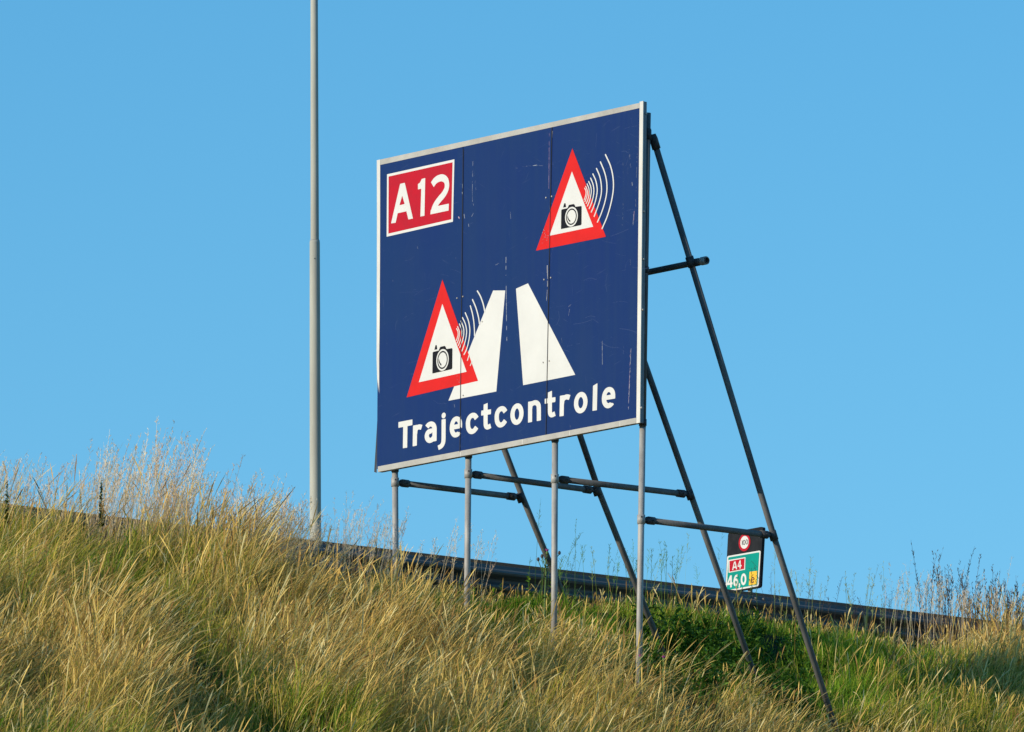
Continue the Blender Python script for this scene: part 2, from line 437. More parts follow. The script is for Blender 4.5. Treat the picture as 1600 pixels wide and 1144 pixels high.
for P, wd in ([(723.0, 236), (723.2, 243)], 1.1), ([(722.8, 288), (722.3, 303)], 1.2), ([(739, 245), (738, 310), (741, 324), (739, 335), (734, 343)], .36), \
             ([(732, 350), (732.5, 354)], .7), ([(790.6, 402), (790.5, 430)], .75), ([(790.8, 447), (791.5, 505), (792, 532)], .75), ([(715, 366), (715, 371)], .6), \
             ([(797, 327), (798, 342)], .35), ([(833, 259), (839, 258)], .6), ([(806, 263), (815, 261), (830, 259), (850, 259)], .22), ([(941, 533), (941.2, 570)], .55), ([(888, 480), (892, 476)], .4), \
             ([(986, 545), (984, 590), (982, 640)], .6), ([(990, 335), (989, 352)], .6), ([(984.5, 402), (985, 414)], .4), ([(891, 478), (888, 494)], .35), ([(877, 528), (879, 540)], .35), \
             ([(983, 232), (985.5, 262)], .3), ([(987.5, 285), (988, 290)], .6), ([(890, 604), (890.5, 640)], .22), ([(890.6, 650), (891, 668)], .22), ([(612, 432), (614, 440)], .4), \
             ([(710, 632), (710.4, 637)], .6), ([(606, 486), (611, 485)], .3), ([(725, 335), (726, 341)], .8), ([(777, 412), (783, 410)], .5), ([(774, 414), (779, 413)], .4),\
             ([(741, 268), (744, 300)], .2), ([(973, 240), (974, 300), (972, 360)], .18), ([(712, 396), (712.5, 404)], .35), ([(652, 385), (653, 392)], .3), ([(995.5, 240), (993, 330)], .25):
    S1 += beads(P, wd*.85, .72)
wear(S1, .0016, SCR)
S2 = []
for k in range(230):
    x = rr.uniform(735, 988) if rr.random() < .78 else rr.uniform(600, 715); y = rr.uniform(top(x)+18, bot(x)-85)
    L = rr.uniform(8, 34); a = rr.choice((rr.gauss(-.35, .25), rr.gauss(.1, .2), rr.gauss(-1.5, .12), rr.gauss(-.25, .1)))
    c = rr.uniform(-3, 3)
    P = [(x, y), (x+L*.5*math.cos(a)-c*math.sin(a), y+L*.5*math.sin(a)+c*math.cos(a)), (x+L*math.cos(a), y+L*math.sin(a))]
    S2 += beads(P, rr.uniform(.14, .30), .75) if k % 3 == 0 else [(P, rr.uniform(.12, .26))]
wear(S2, .0009, SCR2, .24)
wear(beads([(984.9, 548), (983.5, 590), (981.7, 638)], .35)+[([(716.5, 339), (717.5, 341)], 1.2)]+beads([(990.9, 330), (990.1, 345)], .35)+beads([(858.3, 208), (857.4, 300)], .35), .0025, PINK)
wear(beads([(855.0, 415), (855.4, 440), (854.0, 470)], .8)+beads([(863.2, 205), (861.6, 240), (860.4, 300), (858.6, 345)], .5, 1)+beads([(720.1, 650), (719.3, 700)], .4), .0026, GALV)
# tiny chips where films have flaked on triangles and lettering
wear([([(852+rr.uniform(-6, 6), 355+rr.uniform(0, 25))]*2, rr.uniform(.3, .8)) for _ in range(18)]+[([(718+rr.uniform(-5, 5), 590+rr.uniform(-8, 8))]*2, rr.uniform(.3, .7)) for _ in range(10)], .0170, SCR)
for x, y in ((853.5, 309), (862.5, 307), (714.5, 466), (723.8, 463.5), (849, 566.5), (858.3, 564), (850.5, 437), (861, 434), (753.5, 502.5), (724, 618)):
    p = Vector(sgn(x, y, .002)); tube('rivet', [p, p+Vector(NS)*.006], .0075, GALVF, sign, 10)

# A12 badge
A = Art((600, 245), 8.8, pr, .2222, .63)
badge = A.flat('route_badge', [[(42, 242), (968, 35), (948, 893), (36, 1100)]], .0035, WHITE, sign)
A.flat('red_field', [[(63, 272), (942, 76), (925, 860), (60, 1057)]], .0055, CRIM, badge)
two = union([A.st([(666, 384), (700, 335), (745, 302), (800, 290), (848, 318), (866, 380), (856, 450), (818, 520), (764, 584), (715, 652), (685, 715), (672, 770)], 6.9), A.pl([(637, 793), (642, 740), (672, 690), (720, 681), (892, 645), (888, 740)])])
A.mesh('lettering', [A.pl([(97, 917), (222, 373), (285, 358), (398, 850), (335, 863), (308, 750), (188, 777), (160, 907)], [[(213, 667), (250, 535), (284, 650)]]),
                     A.pl([(500, 823), (512, 440), (467, 450), (467, 377), (495, 355), (520, 305), (567, 293), (556, 812)]), two], .0075, WHITE, badge)
# lane markings
B0 = Art((0, 0), 1, pr, .2, .63)
B0.flat('lane_symbol', [[(770.5, 454), (789.4, 454), (775.5, 611.8), (700.6, 626.3)]], .0035, WHITE, sign)
B0.flat('lane_symbol', [[(806.2, 451.2), (825, 442.8), (898.8, 585.7), (817.4, 602)]], .0035, WHITE, sign)

def tri_symbol(outer, inner, Z, conv, waves, wscale, worg):
    t = B0.flat('warning_triangle', [outer], .0055, RED, sign)
    B0.flat('white_field', [inner], .0075, WHITE, t)
    C = Art(Z[0], Z[1], pr, .2, .64)
    c = lambda P: [conv(p) for p in P]
    kx = conv((1, 0))[0]-conv((0, 0))[0]; ky = conv((0, 1))[1]-conv((0, 0))[1]
    icon = C.flat('camera_symbol', [c([(135, 985), (145, 385), (168, 358), (345, 322), (372, 262), (398, 215), (420, 207), (545, 183), (572, 200), (608, 275), (790, 248), (808, 272), (803, 835), (782, 872), (160, 996), (140, 996)]),
                                c([(240, 166), (262, 156), (284, 164), (300, 285), (204, 300)])], .0095, BLACK, t)
    cc = conv((475, 598))
    C.flat('lens_ring', [C.ell(cc, 207*kx, 320*ky)], .0110, WHITE, icon)
    C.flat('lens_ring', [C.ell(cc, 172*kx, 266*ky)], .0125, BLACK, icon)
    C.flat('lens_glass', [C.ell(cc, 143*kx, 222*ky)], .0140, WHITE, icon)
    C.flat('lens_glint', [c([(358, 555), (345, 610), (352, 660), (378, 715), (430, 780), (442, 722), (400, 685), (378, 640), (366, 600)])], .0155, BLACK, icon)
    W = Art(worg, wscale, pr, .2, .8)
    W.mesh('wave_arcs', [W.st(P, wd, True) for P, wd in waves], .0090, WHITE, t, .22)
tri_symbol([(894.3, 232), (837.5, 391.8), (946.6, 370)], [(893.6, 268), (858.6, 368.4), (926.8, 354.3)], ((870, 310), 20.8), lambda p: p,
    [(P, 1.75-.07*k) for k, P in enumerate([
     [(493, 60), (560, 210), (595, 360), (602, 520), (575, 700), (520, 900), (447, 1075)],
     [(424, 160), (480, 300), (510, 440), (510, 580), (480, 730), (430, 880), (383, 985)],
     [(370, 250), (415, 360), (436, 480), (436, 590), (412, 700), (375, 810), (338, 908)],
     [(320, 325), (358, 410), (378, 510), (377, 590), (357, 690), (330, 775), (298, 848)],
     [(289, 382), (320, 460), (333, 530), (331, 600), (315, 680), (295, 740), (270, 800)],
     [(262, 428), (288, 490), (298, 550), (293, 610), (275, 690), (245, 765)],
     [(240, 462), (262, 515), (269, 560), (265, 620), (250, 680), (228, 730)],
     [(222, 495), (240, 540), (245, 580), (238, 630), (212, 705)],
     [(206, 520), (222, 550), (226, 590), (215, 640), (200, 680)]])], 8.8, (890, 235))
tri_symbol([(691.2, 437.1), (635.4, 621), (746.9, 595.2)], [(691.2, 474.9), (654.4, 597.4), (729, 581)], ((665, 530), 19.06),
    lambda p: (200+(p[0]-135)*.891, 1020+(p[1]-995)*1.008),
    [(P, 1.7-.06*k) for k, P in enumerate([
     [(375, 80), (415, 150), (450, 250), (469, 342)],
     [(313, 190), (355, 290), (388, 410), (402, 500)],
     [(285, 270), (312, 370), (330, 480), (338, 590), (338, 650)],
     [(220, 358), (260, 460), (278, 560), (275, 650), (258, 750), (235, 830), (205, 890)],
     [(185, 420), (218, 490), (236, 570), (235, 640), (215, 740), (178, 845)],
     [(165, 465), (195, 540), (203, 600), (192, 690), (150, 800)],
     [(145, 500), (170, 560), (175, 610), (163, 690), (132, 775)],
     [(122, 535), (143, 590), (145, 630), (136, 690), (117, 745)],
     [(110, 560), (127, 600), (127, 650), (107, 710)]])] + [([(266, 905), (257, 937), (248, 965)], 1.3), ([(303, 985), (294, 1010), (285, 1030)], 1.2)], 8.17, (700, 445))

# the word
TS = .196; TY = .855; TW = 6.7
T1 = Art((615, 630), 13.333, pr, TS, TY); T2 = Art((725, 610), 13.333, pr, TS, TY); T3 = Art((845, 590), 13.333, pr, TS, TY)
def sh(P, dx, dy, k=1, x0=0): return [(x0+(x-x0)*k+dx, y+dy) for x, y in P]
items = []
items.append(union([T1.st([(103, 455), (390, 399)], TW*1.14), T1.st([(245, 430), (238, 932)], TW)]))
rA = [(448, 640), (458, 560), (490, 512), (535, 495), (583, 505)]
items.append(union([T1.st([(448, 462), (440, 890)], TW*.97, False, False), T1.st(rA, TW)]))
items.append(union([T1.st([(694, 498), (728, 455), (778, 434), (828, 456), (852, 520), (851, 600)], TW), T1.st([(853, 560), (850, 792)], TW, False, False),
                    T1.st([(852, 590), (790, 580), (725, 602), (693, 668), (702, 738), (745, 778), (800, 760), (852, 700)], TW)]))
items.append(union([T1.st([(1042, 336), (1041, 560), (1039, 760), (1028, 835), (992, 895), (930, 930)], TW*.95)]))
items.append(T1.pl(T1.ell((1043, 258), 43, 60)))
eA = [(1383, 490), (1384, 440), (1376, 385), (1350, 342), (1308, 327), (1262, 350), (1226, 420), (1212, 520), (1226, 605), (1268, 660), (1322, 655), (1375, 600)]
eB = [(1215, 508), (1424, 467)]
items.append(union([T1.st(eA, TW*.97), T1.st(eB, TW*.92)]))
cA = [(264, 585), (228, 533), (182, 520), (130, 548), (92, 615), (82, 700), (92, 790), (125, 845), (165, 860), (215, 835), (264, 768)]
items.append(union([T2.st(cA, TW)]))
tA = [(450, 330), (450, 560), (451, 700), (464, 752), (498, 766), (556, 738)]
tip = [(409, 345), (409, 300), (492, 262), (492, 345)]
tB = [(360, 475), (560, 446)]
items.append(union([T2.st(tA, TW*.95), T2.st(tB, TW*.98), T2.pl(tip)]))
items.append(union([T2.st(sh(cA, 600, -138), TW)]))
items.append(T2.ring((1103, 495), 93, 171, TW*.99))
items.append(union([T2.st([(1378, 234), (1376, 664)], TW*.95, False, False), T2.st([(1376, 400), (1392, 315), (1440, 268), (1500, 258), (1546, 298), (1558, 380), (1559, 632)], TW*.97)]))
items.append(union([T3.st(sh(tA, -260, 13), TW*.95), T3.st([(84, 496), (302, 458)], TW*.98), T3.pl(sh(tip, -260, 13))]))
items.append(union([T3.st([(442, 376), (433, 803)], TW*.97, False, False), T3.st([(440, 550), (452, 472), (490, 424), (540, 403), (600, 415)], TW)]))
items.append(T3.ring((832, 523), 97, 170, TW*.99))
items.append(T3.pl([(1088, 172), (1180, 118), (1168, 680), (1076, 694)]))
items.append(union([T3.st(sh(eA, 112, -77, 1.1, 1297), TW), T3.st([(1325, 427), (1548, 390)], TW*.9)]))
sdf_mesh('lettering', items, lambda x, y: sgn(x, y, .0035), (TS, TY), WHITE, sign, .28)
# dark flake lost from two letters at the seams
slab('panel_chip', [(718.6, 668), (720.6, 667), (720.4, 675.5), (718.8, 676)], .0052, .0045, BLUE, sign)

# ---- posts, braces, struts
TR = .0292
def at_x(px, py, x): return Vector(on_plane(px, py, (1, 0, 0), (x, 0, 0)))
def at_y(px, py, y): return Vector(on_plane(px, py, (0, 1, 0), (0, y, 0)))
POSTX = TK+TR+.012
posts = []
def posts_joint(px): return float(sgn(px, bot(px), 0)[2])-.045
for (tx, ty), (bx, by) in (((617.3, 745), (618.3, 890)), ((731.9, 720), (729.6, 950)), ((867.2, 700), (865.7, 1000)), ((1003.2, 680), (998.0, 1060))):
    a = Vector(on_plane(tx, ty, NS, -NS*POSTX)); b = Vector(on_plane(bx, by, NS, -NS*POSTX))
    if bx > 900: a = at_y(1011.6, 200, b.y)
    d = (a-b).normalized()
    zt = 2.93
    t0 = (zt-b.z)/d.z; top_p = b+d*t0
    gz = float(zg(b.x, b.y)); bot_p = b+d*((gz-.25-b.z)/d.z)
    posts.append((top_p, bot_p, d))
    jn = b+d*((float(sgn(tx, ty, 0)[2])*0+posts_joint(tx)-b.z)/d.z)
    o = tube('post', [bot_p, jn], TR, GALV, sign, 20)
    tube('shaded_upper_post', [jn+d*.001, top_p], TR+.001, TUBE, sign, 20)  # darker steel puts the board's shade into the post's colour
def post_at(i, px, py):
    p = at_y(px, py, posts[i][1].y); tp, bp, d = posts[i]
    return bp+d*((p.z-bp.z)/d.z)
BR = [((1019.5, 212), (1209, 838), (1301, 1125)), ((1012.5, 582), (1079.5, 773), (1177, 1050)), ((906.5, 681), (935.5, 767), (1012, 960)), ((788, 702), (816.5, 777), (888, 950))]
ST = [((1003, 812), (1208, 837)), ((867.5, 748), (1078, 773)), ((731.5, 740.5), (932, 767)), ((617.5, 752.5), (813, 777.5))]
brace_mid = []
for k, i in enumerate((3, 2, 1, 0)):
    y = posts[i][1].y
    a, j, f = [at_y(px, py, y) for px, py in BR[k]]
    up = (a-j).normalized()
    px0 = posts[i][0].x+.05
    if k > 0:
        t = (a.x-px0)/(-up.x) if abs(up.x) > 1e-6 else 0
        # run up behind the board to the post, or to the same height as the nearest one
        tz = (2.62-a.z)/up.z
        a = a+up*min(t, tz)
    dn = (f-j).normalized(); foot = f
    while foot.z > float(zg(foot.x, foot.y))-.25: foot = foot+dn*.03
    br = tube('brace', [foot, j, a], TR, TUBE, sign, 20)
    brace_mid.append((a, j, foot))
    # fitting where the brace meets the post: swivel pad and pin
    pc = posts[i][0].copy(); tpz = a.z; pc = posts[i][1]+posts[i][2]*((tpz-posts[i][1].z)/posts[i][2].z)
    tube('clamp', [a-up*.13, a-up*.03, a+up*.01], [TR+.011, TR+.011, TR+.004], TUBEF, br, 16)
    tube('clamp', [pc+Vector((0, 0, -.045)), pc+Vector((0, 0, .045))], TR+.010, TUBEF, br, 16)
    tube('clamp', [a-up*.02, pc+Vector((.02, 0, 0))], .020, TUBEF, br, 10)
    # horizontal strut
    s, e = ST[k]
    ps = post_at(i, *s); pe = at_y(*e, y)
    d = (pe-ps).normalized()
    st_ = tube('strut', [ps+d*.10, pe-d*.10], TR*.97, TUBE, sign, 18)
    tube('clamp', [ps+Vector((0, 0, -.042)), ps+Vector((0, 0, .042))], TR+.0085, GALV, st_, 18)
    tube('clamp', [ps+d*.02, ps+d*.062, ps+d*.064, ps+d*.085, ps+d*.087, ps+d*.155], [.016, .018, TR+.003, TR+.008, TR+.009, TR+.008], TUBEF, st_, 16)
    tube('clamp', [pe-d*.155, pe-d*.075, pe-d*.07, pe-d*.03], [TR+.008, TR+.009, .022, .018], TUBEF, st_, 16)
    for c_, sd_ in ((ps+Vector((0, 0, .02)), -1), (ps+d*.12, 1), (pe-d*.11, 1)):
        nrm = Vector((-.55, -.83, 0)) if sd_ < 0 else Vector((0, -1, 0))
        tube('bolt', [c_+nrm*(TR+.004), c_+nrm*(TR+.020)], .0085, TUBEF, st_, 6)
    bd = (a-foot).normalized()
    tube('clamp', [pe-bd*.045, pe+bd*.045], TR+.0095, TUBEF, st_, 16)
# long ledger tube across the braces behind the board
y4 = posts[3][1].y
q = at_y(1088.5, 410.5, y4); q = Vector((q.x+.0, y4, q.z))
brd = (brace_mid[0][0]-brace_mid[0][1]).normalized()
off = brd.cross(Vector((0, 1, 0))).normalized()
if off.x > 0: off = -off
lc = q+off*0.0
endp = Vector(on_plane(1099, 408.2, (1, 0, 0), (lc.x, 0, 0)))
dy = y4-endp.y
bm = bmesh.new()
xx = lc.x-.012
l0 = Vector((xx, y4-.165, lc.z)); l1 = Vector((xx, 3.70, lc.z))
add_tube(bm, [l0, l1], TR, 20, False)
n = 20
ri = TR-.0045
add_tube(bm, [l0, l0+Vector((0, .3, 0))], ri, 20, False)
u_, v_ = frame_of((0, 1, 0))
for k in range(n):
    c0, c1 = 2*PI*k/n, 2*PI*(k+1)/n
    P = [l0+(u_*math.cos(c)+v_*math.sin(c))*r for c, r in ((c0, TR), (c1, TR), (c1, ri), (c0, ri))]
    bm.faces.new([bm.verts.new(p) for p in P])
lg = bobj('ledger', bm, TUBE, sign)
bm = bmesh.new(); add_tube(bm, [l0+Vector((0, .012, 0)), l0+Vector((0, .013, 0)), l0+Vector((0, .08, 0)), l0+Vector((0, .081, 0))], [TR+.001, TR+.010, TR+.010, TR+.001], 20, False); bobj('clamp', bm, GALVF, lg, True)
for (a, j, foot) in brace_mid:
    c = j+(a-j)*((lc.z-j.z)/(a.z-j.z)) if a.z > lc.z else None
    if c is None: continue
    bd = (a-j).normalized()
    tube('clamp', [c-bd*.05, c+bd*.05], TR+.0095, TUBEF, lg, 16)
    tube('clamp', [Vector((xx, c.y-.045, lc.z)), Vector((xx, c.y+.045, lc.z))], TR+.008, TUBEF, lg, 16)
# saddle brackets joining posts to the board, bolts on the side profile
for i in range(4):
    tp, bp, d = posts[i]
    for zz in (.02, 1.45, 2.75):
        c = bp+d*((zz-bp.z)/d.z)
        tube('bracket', [c-d*.03, c+d*.03], TR+.007, TUBEF, sign, 16)
for px, py in ((1009.4, 177.5), (1006.6, 330.5), (1004.8, 484), (1002.8, 637), (1006, 405)):
    p = Vector(on_plane(px, py, (0, 1, 0), (0, float(sgn(1003, 400, 0)[1])-.001, 0)))
    tube('bolt', [p+Vector((0, .012, 0)), p+Vector((0, -.008, 0))], .010, GALVF, sign, 8)
# drip stains / pale nail marks on the bottom profile
for x in (816.0, 719.5, 968.5, 890.0):
    b_ = bot(x)
    slab('frame_joint', [(x-.35, b_-3.6), (x+.35, b_-3.7), (x+.35, b_+3.7), (x-.35, b_+3.8)], .0055, .0042, ALUL, frame)

# ------------------------------------------------------------------ crash barrier
RAILM = mat('weathered_barrier_steel', (.15, .155, .155), .65, .2, col2=(.075, .08, .08), nscale=3, stretch=(.25, 1, 2), bump=(12, .3), sharp=(.35, .65))
RUST = mat('rusty_steel', (.30, .14, .085), .8, .0, col2=(.15, .12, .10), nscale=3, stretch=(.2, 1, 1), sharp=(.4, .7))
rail = empty('guardrail', (1.0, RAIL_Y+.2, TOP_Z), 'grey steel crash barrier running along the top of the grass bank', 'guardrail')
prof = [(0, 0), (-.012, -.004), (-.018, -.018), (-.030, -.040), (-.072, -.062), (-.082, -.082), (-.072, -.102), (-.025, -.128), (-.004, -.142), (0, -.155)]
prof = prof+[(y_, -.31-z_) for y_, z_ in prof[::-1][1:]]
def wbeam(y0, z0, flip, x0, x1, seg):
    bm = bmesh.new()
    x = x0
    while x < x1-.01:
        xe = min(x+seg, x1); rows = []
        lap = .003*(1 if int(round((x-x0)/seg)) % 2 else 0)
        for xx_ in (x, xe+(.16 if xe < x1 else 0)):
            rows.append([bm.verts.new((xx_, y0+(p[0]-lap)*flip, z0+p[1]+.001*lap)) for p in prof] + [bm.verts.new((xx_, y0+(p[0]-lap+.003)*flip, z0+p[1])) for p in prof[::-1]])
        n_ = len(rows[0])
        for k in range(n_): bm.faces.new((rows[0][k], rows[0][(k+1) % n_], rows[1][(k+1) % n_], rows[1][k]))
        bm.faces.new(rows[0]); bm.faces.new(rows[1][::-1])
        if flip > 0 and -8 < xe < 14:
            for bx_ in (.03, .13):
                for bz_ in (-.03, -.128, -.182, -.28):
                    add_tube(bm, [(xe+bx_, y0-.02, z0+bz_), (xe+bx_, y0-.052, z0+bz_)], .013, 8)
        x = xe
    fix(bm); return bm
bobj('rail_beam', wbeam(RAIL_Y, RAIL_TOP, 1, -62, 98, 4.0), RAILM, rail)
bobj('rear_beam', wbeam(RAIL_Y+.52, RAIL_TOP+.015, -1, -62, 98, 4.0), RAILM, rail, False)
bm = bmesh.new()
yy = RAIL_Y+.02
a = [(-62, yy, RAIL_TOP+.002), (-62, yy+.10, RAIL_TOP+.03), (-62, yy+.10, RAIL_TOP-.03), (-62, yy, RAIL_TOP-.03)]
a = [(-62, yy, RAIL_TOP-.05), (-62, yy+.09, RAIL_TOP-.05), (-62, yy+.09, RAIL_TOP+.050), (-62, yy+.08, RAIL_TOP+.052)]
a[3] = (-62, yy+.0, RAIL_TOP+.036)
b = [(98, p[1], p[2]) for p in a]
add_prism(bm, a, b); fix(bm); bobj('top_strip', bm, RUST, rail)
for k in range(-14, 24):
    x = k*4.0+1.3
    bm = bmesh.new()
    # C-profile post
    for (y0_, y1_, x0_, x1_) in ((RAIL_Y+.14, RAIL_Y+.24, x-.03, x+.03),):
        add_prism(bm, [(x0_, y0_, TOP_Z-.3), (x1_, y0_, TOP_Z-.3), (x1_, y1_, TOP_Z-.3), (x0_, y1_, TOP_Z-.3)], [(x0_, y0_, RAIL_TOP-.06), (x1_, y0_, RAIL_TOP-.06), (x1_, y1_, RAIL_TOP-.06), (x0_, y1_, RAIL_TOP-.06)])
    fix(bm)
    if -14 <= x <= 30: p_ = bobj('barrier_post', bm, GALVF, rail)
    else: p_ = bobj('barrier_post', bm, GALVF, rail)
    bm = bmesh.new()
    add_prism(bm, [(x-.025, RAIL_Y-.0, RAIL_TOP-.12), (x+.025, RAIL_Y-.0, RAIL_TOP-.12), (x+.025, RAIL_Y+.52, RAIL_TOP-.12), (x-.025, RAIL_Y+.52, RAIL_TOP-.12)],
              [(x-.025, RAIL_Y-.0, RAIL_TOP-.19), (x+.025, RAIL_Y-.0, RAIL_TOP-.19), (x+.025, RAIL_Y+.52, RAIL_TOP-.19), (x-.025, RAIL_Y+.52, RAIL_TOP-.19)])
    fix(bm); bobj('spacer', bm, GALVF, p_)

# ------------------------------------------------------------------ lamp post
LAMPM = mat('lamp_post_paint', (.46, .46, .39), .8, .0, col2=(.39, .385, .33), nscale=4, stretch=(1, 1, .15), bump=(25, .08))
LY = RAIL_Y+2.1
lp = at_y(492.9, 850, LY); lt = at_y(491.8, 376, LY)
lamp = empty('lamp_post', (lp.x, LY, TOP_Z), 'tall pale grey stepped lighting column behind the crash barrier', 'lamp post')
axis = (lt-lp).normalized(); base = lp+axis*((TOP_Z-lp.z)/axis.z)
mpp = np.linalg.norm(np.array(lp)-CAM)/FPX
r1 = 8.9*mpp; r2 = 8.0*mpp; r3 = 6.6*mpp
top3 = lt+axis*5.5
tube('lower_pole', [base-axis*.3, base+axis*.6, lt-axis*.02, lt], [r1*1.05, r1*1.03, r2, r3+.006], LAMPM, lamp, 40)
tube('upper_pole', [lt-axis*.05, lt+axis*.001, top3], [r3, r3, r3*.72], LAMPM, lamp, 40)
tube('collar_ring', [lt-axis*.001, lt+axis*.006], [r3+.007, r3+.004], GALVF, lamp, 40)
arm = tube('lamp_arm', [top3, top3+Vector((0, .6, .25)), top3+Vector((0, 1.5, .32))], [r3*.72, .03, .03], LAMPM, lamp, 14)
bm = bmesh.new(); c = top3+Vector((0, 1.9, .33))
add_tube(bm, [c+Vector((0, -.4, 0)), c+Vector((0, -.3, 0)), c+Vector((0, .2, 0)), c+Vector((0, .36, -.01))], [.05, .11, .13, .05], 14); fix(bm)
bobj('lamp_head', bm, LAMPM, lamp, True)
# small hole in the lower pole
hp = lt+axis*(-(406-376)*mpp)
sd = Vector((-CF[0], -CF[1], 0)).normalized()
tube('bolt_hole', [hp+sd*(r2-.004), hp+sd*(r2+.003)], .006, DARK, lamp, 8)

# ------------------------------------------------------------------ distance marker by the road
HY = RAIL_Y+.62
hx = float(at_y(1165, 915, HY).x)
NH = np.array([-1, 0, .035]); NH = NH/np.linalg.norm(NH)
HP = np.array([hx, HY, RAIL_TOP+.1])
def hpl(px, py, off=0.0): return on_plane(px, py, NH, HP+NH*off)
hm = empty('distance_marker', (hx, HY, TOP_Z), 'small green and black motorway marker reading A4 46,0 behind the barrier', 'road marker sign')
TEAL = mat('green_sign_film', (.0, .30, .24), .6, col2=(.002, .26, .21), nscale=6, spec=.1)
YEL = mat('yellow_sign_film', (.85, .48, .01), .5)
CHAR = mat('charcoal_plate', (.010, .011, .014), .6, col2=(.018, .019, .022), nscale=8, spec=.12)
BRN = mat('brown_sign_film', (.10, .035, .01), .5)
H = Art((1110, 810), 8.8, hpl, .175, .65)
def rounded(P, r, n=6):
    out = []; m_ = len(P)
    for i in range(m_):
        p, a_, b_ = [np.array(q, float) for q in (P[i], P[i-1], P[(i+1) % m_])]
        u = (a_-p)/np.linalg.norm(a_-p); v = (b_-p)/np.linalg.norm(b_-p)
        s0 = p+u*r; s1 = p+v*r
        for k in range(n+1):
            t = k/n; out.append(tuple((1-t)**2*s0+2*t*(1-t)*p+t*t*s1))
    return out
pl_ = [H.px(p) for p in rounded([(243, 200), (722, 112), (676, 948), (200, 1030)], 34)]
bm = bmesh.new(); add_prism(bm, [hpl(*p, 0) for p in pl_], [hpl(*p, 0)-NH*.035 for p in pl_]); fix(bm)
plate = bobj('plate', bm, CHAR, hm)
gp = H.flat('green_panel', [rounded([(230, 520), (692, 440), (662, 932), (207, 1014)], 26)], .003, WHITE, hm)
H.flat('green_field', [rounded([(246, 538), (672, 465), (645, 912), (224, 988)], 16)], .005, TEAL, gp)
rb = H.flat('route_badge', [[(246, 574), (482, 534), (476, 706), (250, 749)]], .007, WHITE, gp)
H.flat('red_field', [[(262, 588), (468, 549), (462, 694), (263, 733)]], .009, CRIM, rb)
H.mesh('lettering', [H.pl([(298, 714), (325, 596), (346, 592), (367, 699), (352, 702), (347, 680), (319, 685), (313, 711)], [[(323, 664), (335, 612), (344, 660)]]),
                     H.pl([(402, 579), (416, 576), (416, 644), (430, 641), (430, 658), (416, 661), (416, 690), (401, 692), (401, 664), (375, 669), (375, 652)], [[(386, 650), (401, 606), (401, 647)]])], .011, WHITE, rb, .2)
H.mesh('lettering', [union([H.st([(283, 785), (283, 948)], 2.5), H.st([(280, 790), (236, 905), (305, 893)], 2.1, False, False)]),
                     union([H.ring((350, 880), 24, 38, 2.3), H.st([(372, 785), (345, 800), (328, 850), (326, 890)], 2.3)]),
                     H.st([(398, 895), (400, 925), (392, 950)], 2.0), H.ring((456, 838), 27, 64, 2.5)], .007, WHITE, gp, .2)
yp = H.flat('yellow_plate', [[(538, 736), (643, 722), (632, 905), (529, 922)]], .007, YEL, gp)
H.mesh('lettering', [union([H.st([(598, 842), (597, 825), (580, 812), (564, 835), (562, 862), (578, 882), (596, 868)], 1.25), H.st([(562, 850), (600, 842)], 1.0)])], .009, BRN, yp, .18)
disc = H.flat('speed_disc', [H.ell((468, 332), 80, 120)], .004, CRIM, hm)
H.flat('white_field', [H.ell((468, 330), 57, 87)], .006, WHITE, disc)
H.mesh('lettering', [H.st([(437, 304), (437, 368)], .75), H.ring((462, 331), 13, 31, .62), H.ring((499, 324), 13, 31, .62)], .008, BLACK, disc, .16)
tube('marker_post', [Vector((hx+.06, HY, TOP_Z-.3)), Vector((hx+.06, HY, RAIL_TOP+.45))], .025, GALV, hm, 12)

# ------------------------------------------------------------------ vegetation
def attr_mat(name, trans=.3, rough=.7):
    m = bpy.data.materials.new(name); m.use_nodes = True; t = m.node_tree; b = t.nodes['Principled BSDF']; out = t.nodes['Material Output']
    at = t.nodes.new('ShaderNodeAttribute'); at.attribute_name = 'tint'
    b.inputs['Roughness'].default_value = rough; b.inputs['Specular IOR Level'].default_value = .12
    tr = t.nodes.new('ShaderNodeBsdfTranslucent'); mx = t.nodes.new('ShaderNodeMixShader'); mx.inputs[0].default_value = trans
    t.links.new(at.outputs['Color'], b.inputs['Base Color']); t.links.new(at.outputs['Color'], tr.inputs[0])
    t.links.new(b.outputs[0], mx.inputs[1]); t.links.new(tr.outputs[0], mx.inputs[2]); t.links.new(mx.outputs[0], out.inputs[0])
    return m
GRASSM = attr_mat('grass_blades', .34)
def quads_mesh(name, V, C, m, tagf=None):
    """V: (N, R, 2, 3) ribbons, C: (N, R, 3) colour per ring"""
    allv, allc, allf, base = [], [], [], 0
    for v, c in zip(V, C):
        N, R = v.shape[:2]
        allv.append(v.reshape(-1, 3)); allc.append(np.repeat(c[:, :, None, :], 2, 2).reshape(-1, 3))
        k = (np.arange(N)[:, None]*R*2 + np.arange(R-1)[None, :]*2).reshape(-1)+base
        allf.append(np.stack([k, k+1, k+3, k+2], -1)); base += N*R*2
    v = np.concatenate(allv).astype(np.float32); c = np.concatenate(allc).astype(np.float32); f = np.concatenate(allf).astype(np.int32)
    me = bpy.data.meshes.new(name)
    me.vertices.add(len(v)); me.vertices.foreach_set('co', v.ravel())
    me.loops.add(f.size); me.loops.foreach_set('vertex_index', f.ravel())
    me.polygons.add(len(f)); me.polygons.foreach_set('loop_start', np.arange(len(f), dtype=np.int32)*4)
    me.update(calc_edges=True)
    a = me.attributes.new('tint', 'FLOAT_COLOR', 'POINT')
    a.data.foreach_set('color', np.concatenate([c, np.ones((len(c), 1), np.float32)], 1).ravel())
    me.materials.append(m)
    o = bpy.data.objects.new(name, me); COL.objects.link(o); return o
CAMR = np.array([math.cos(YAW), -math.sin(YAW)])
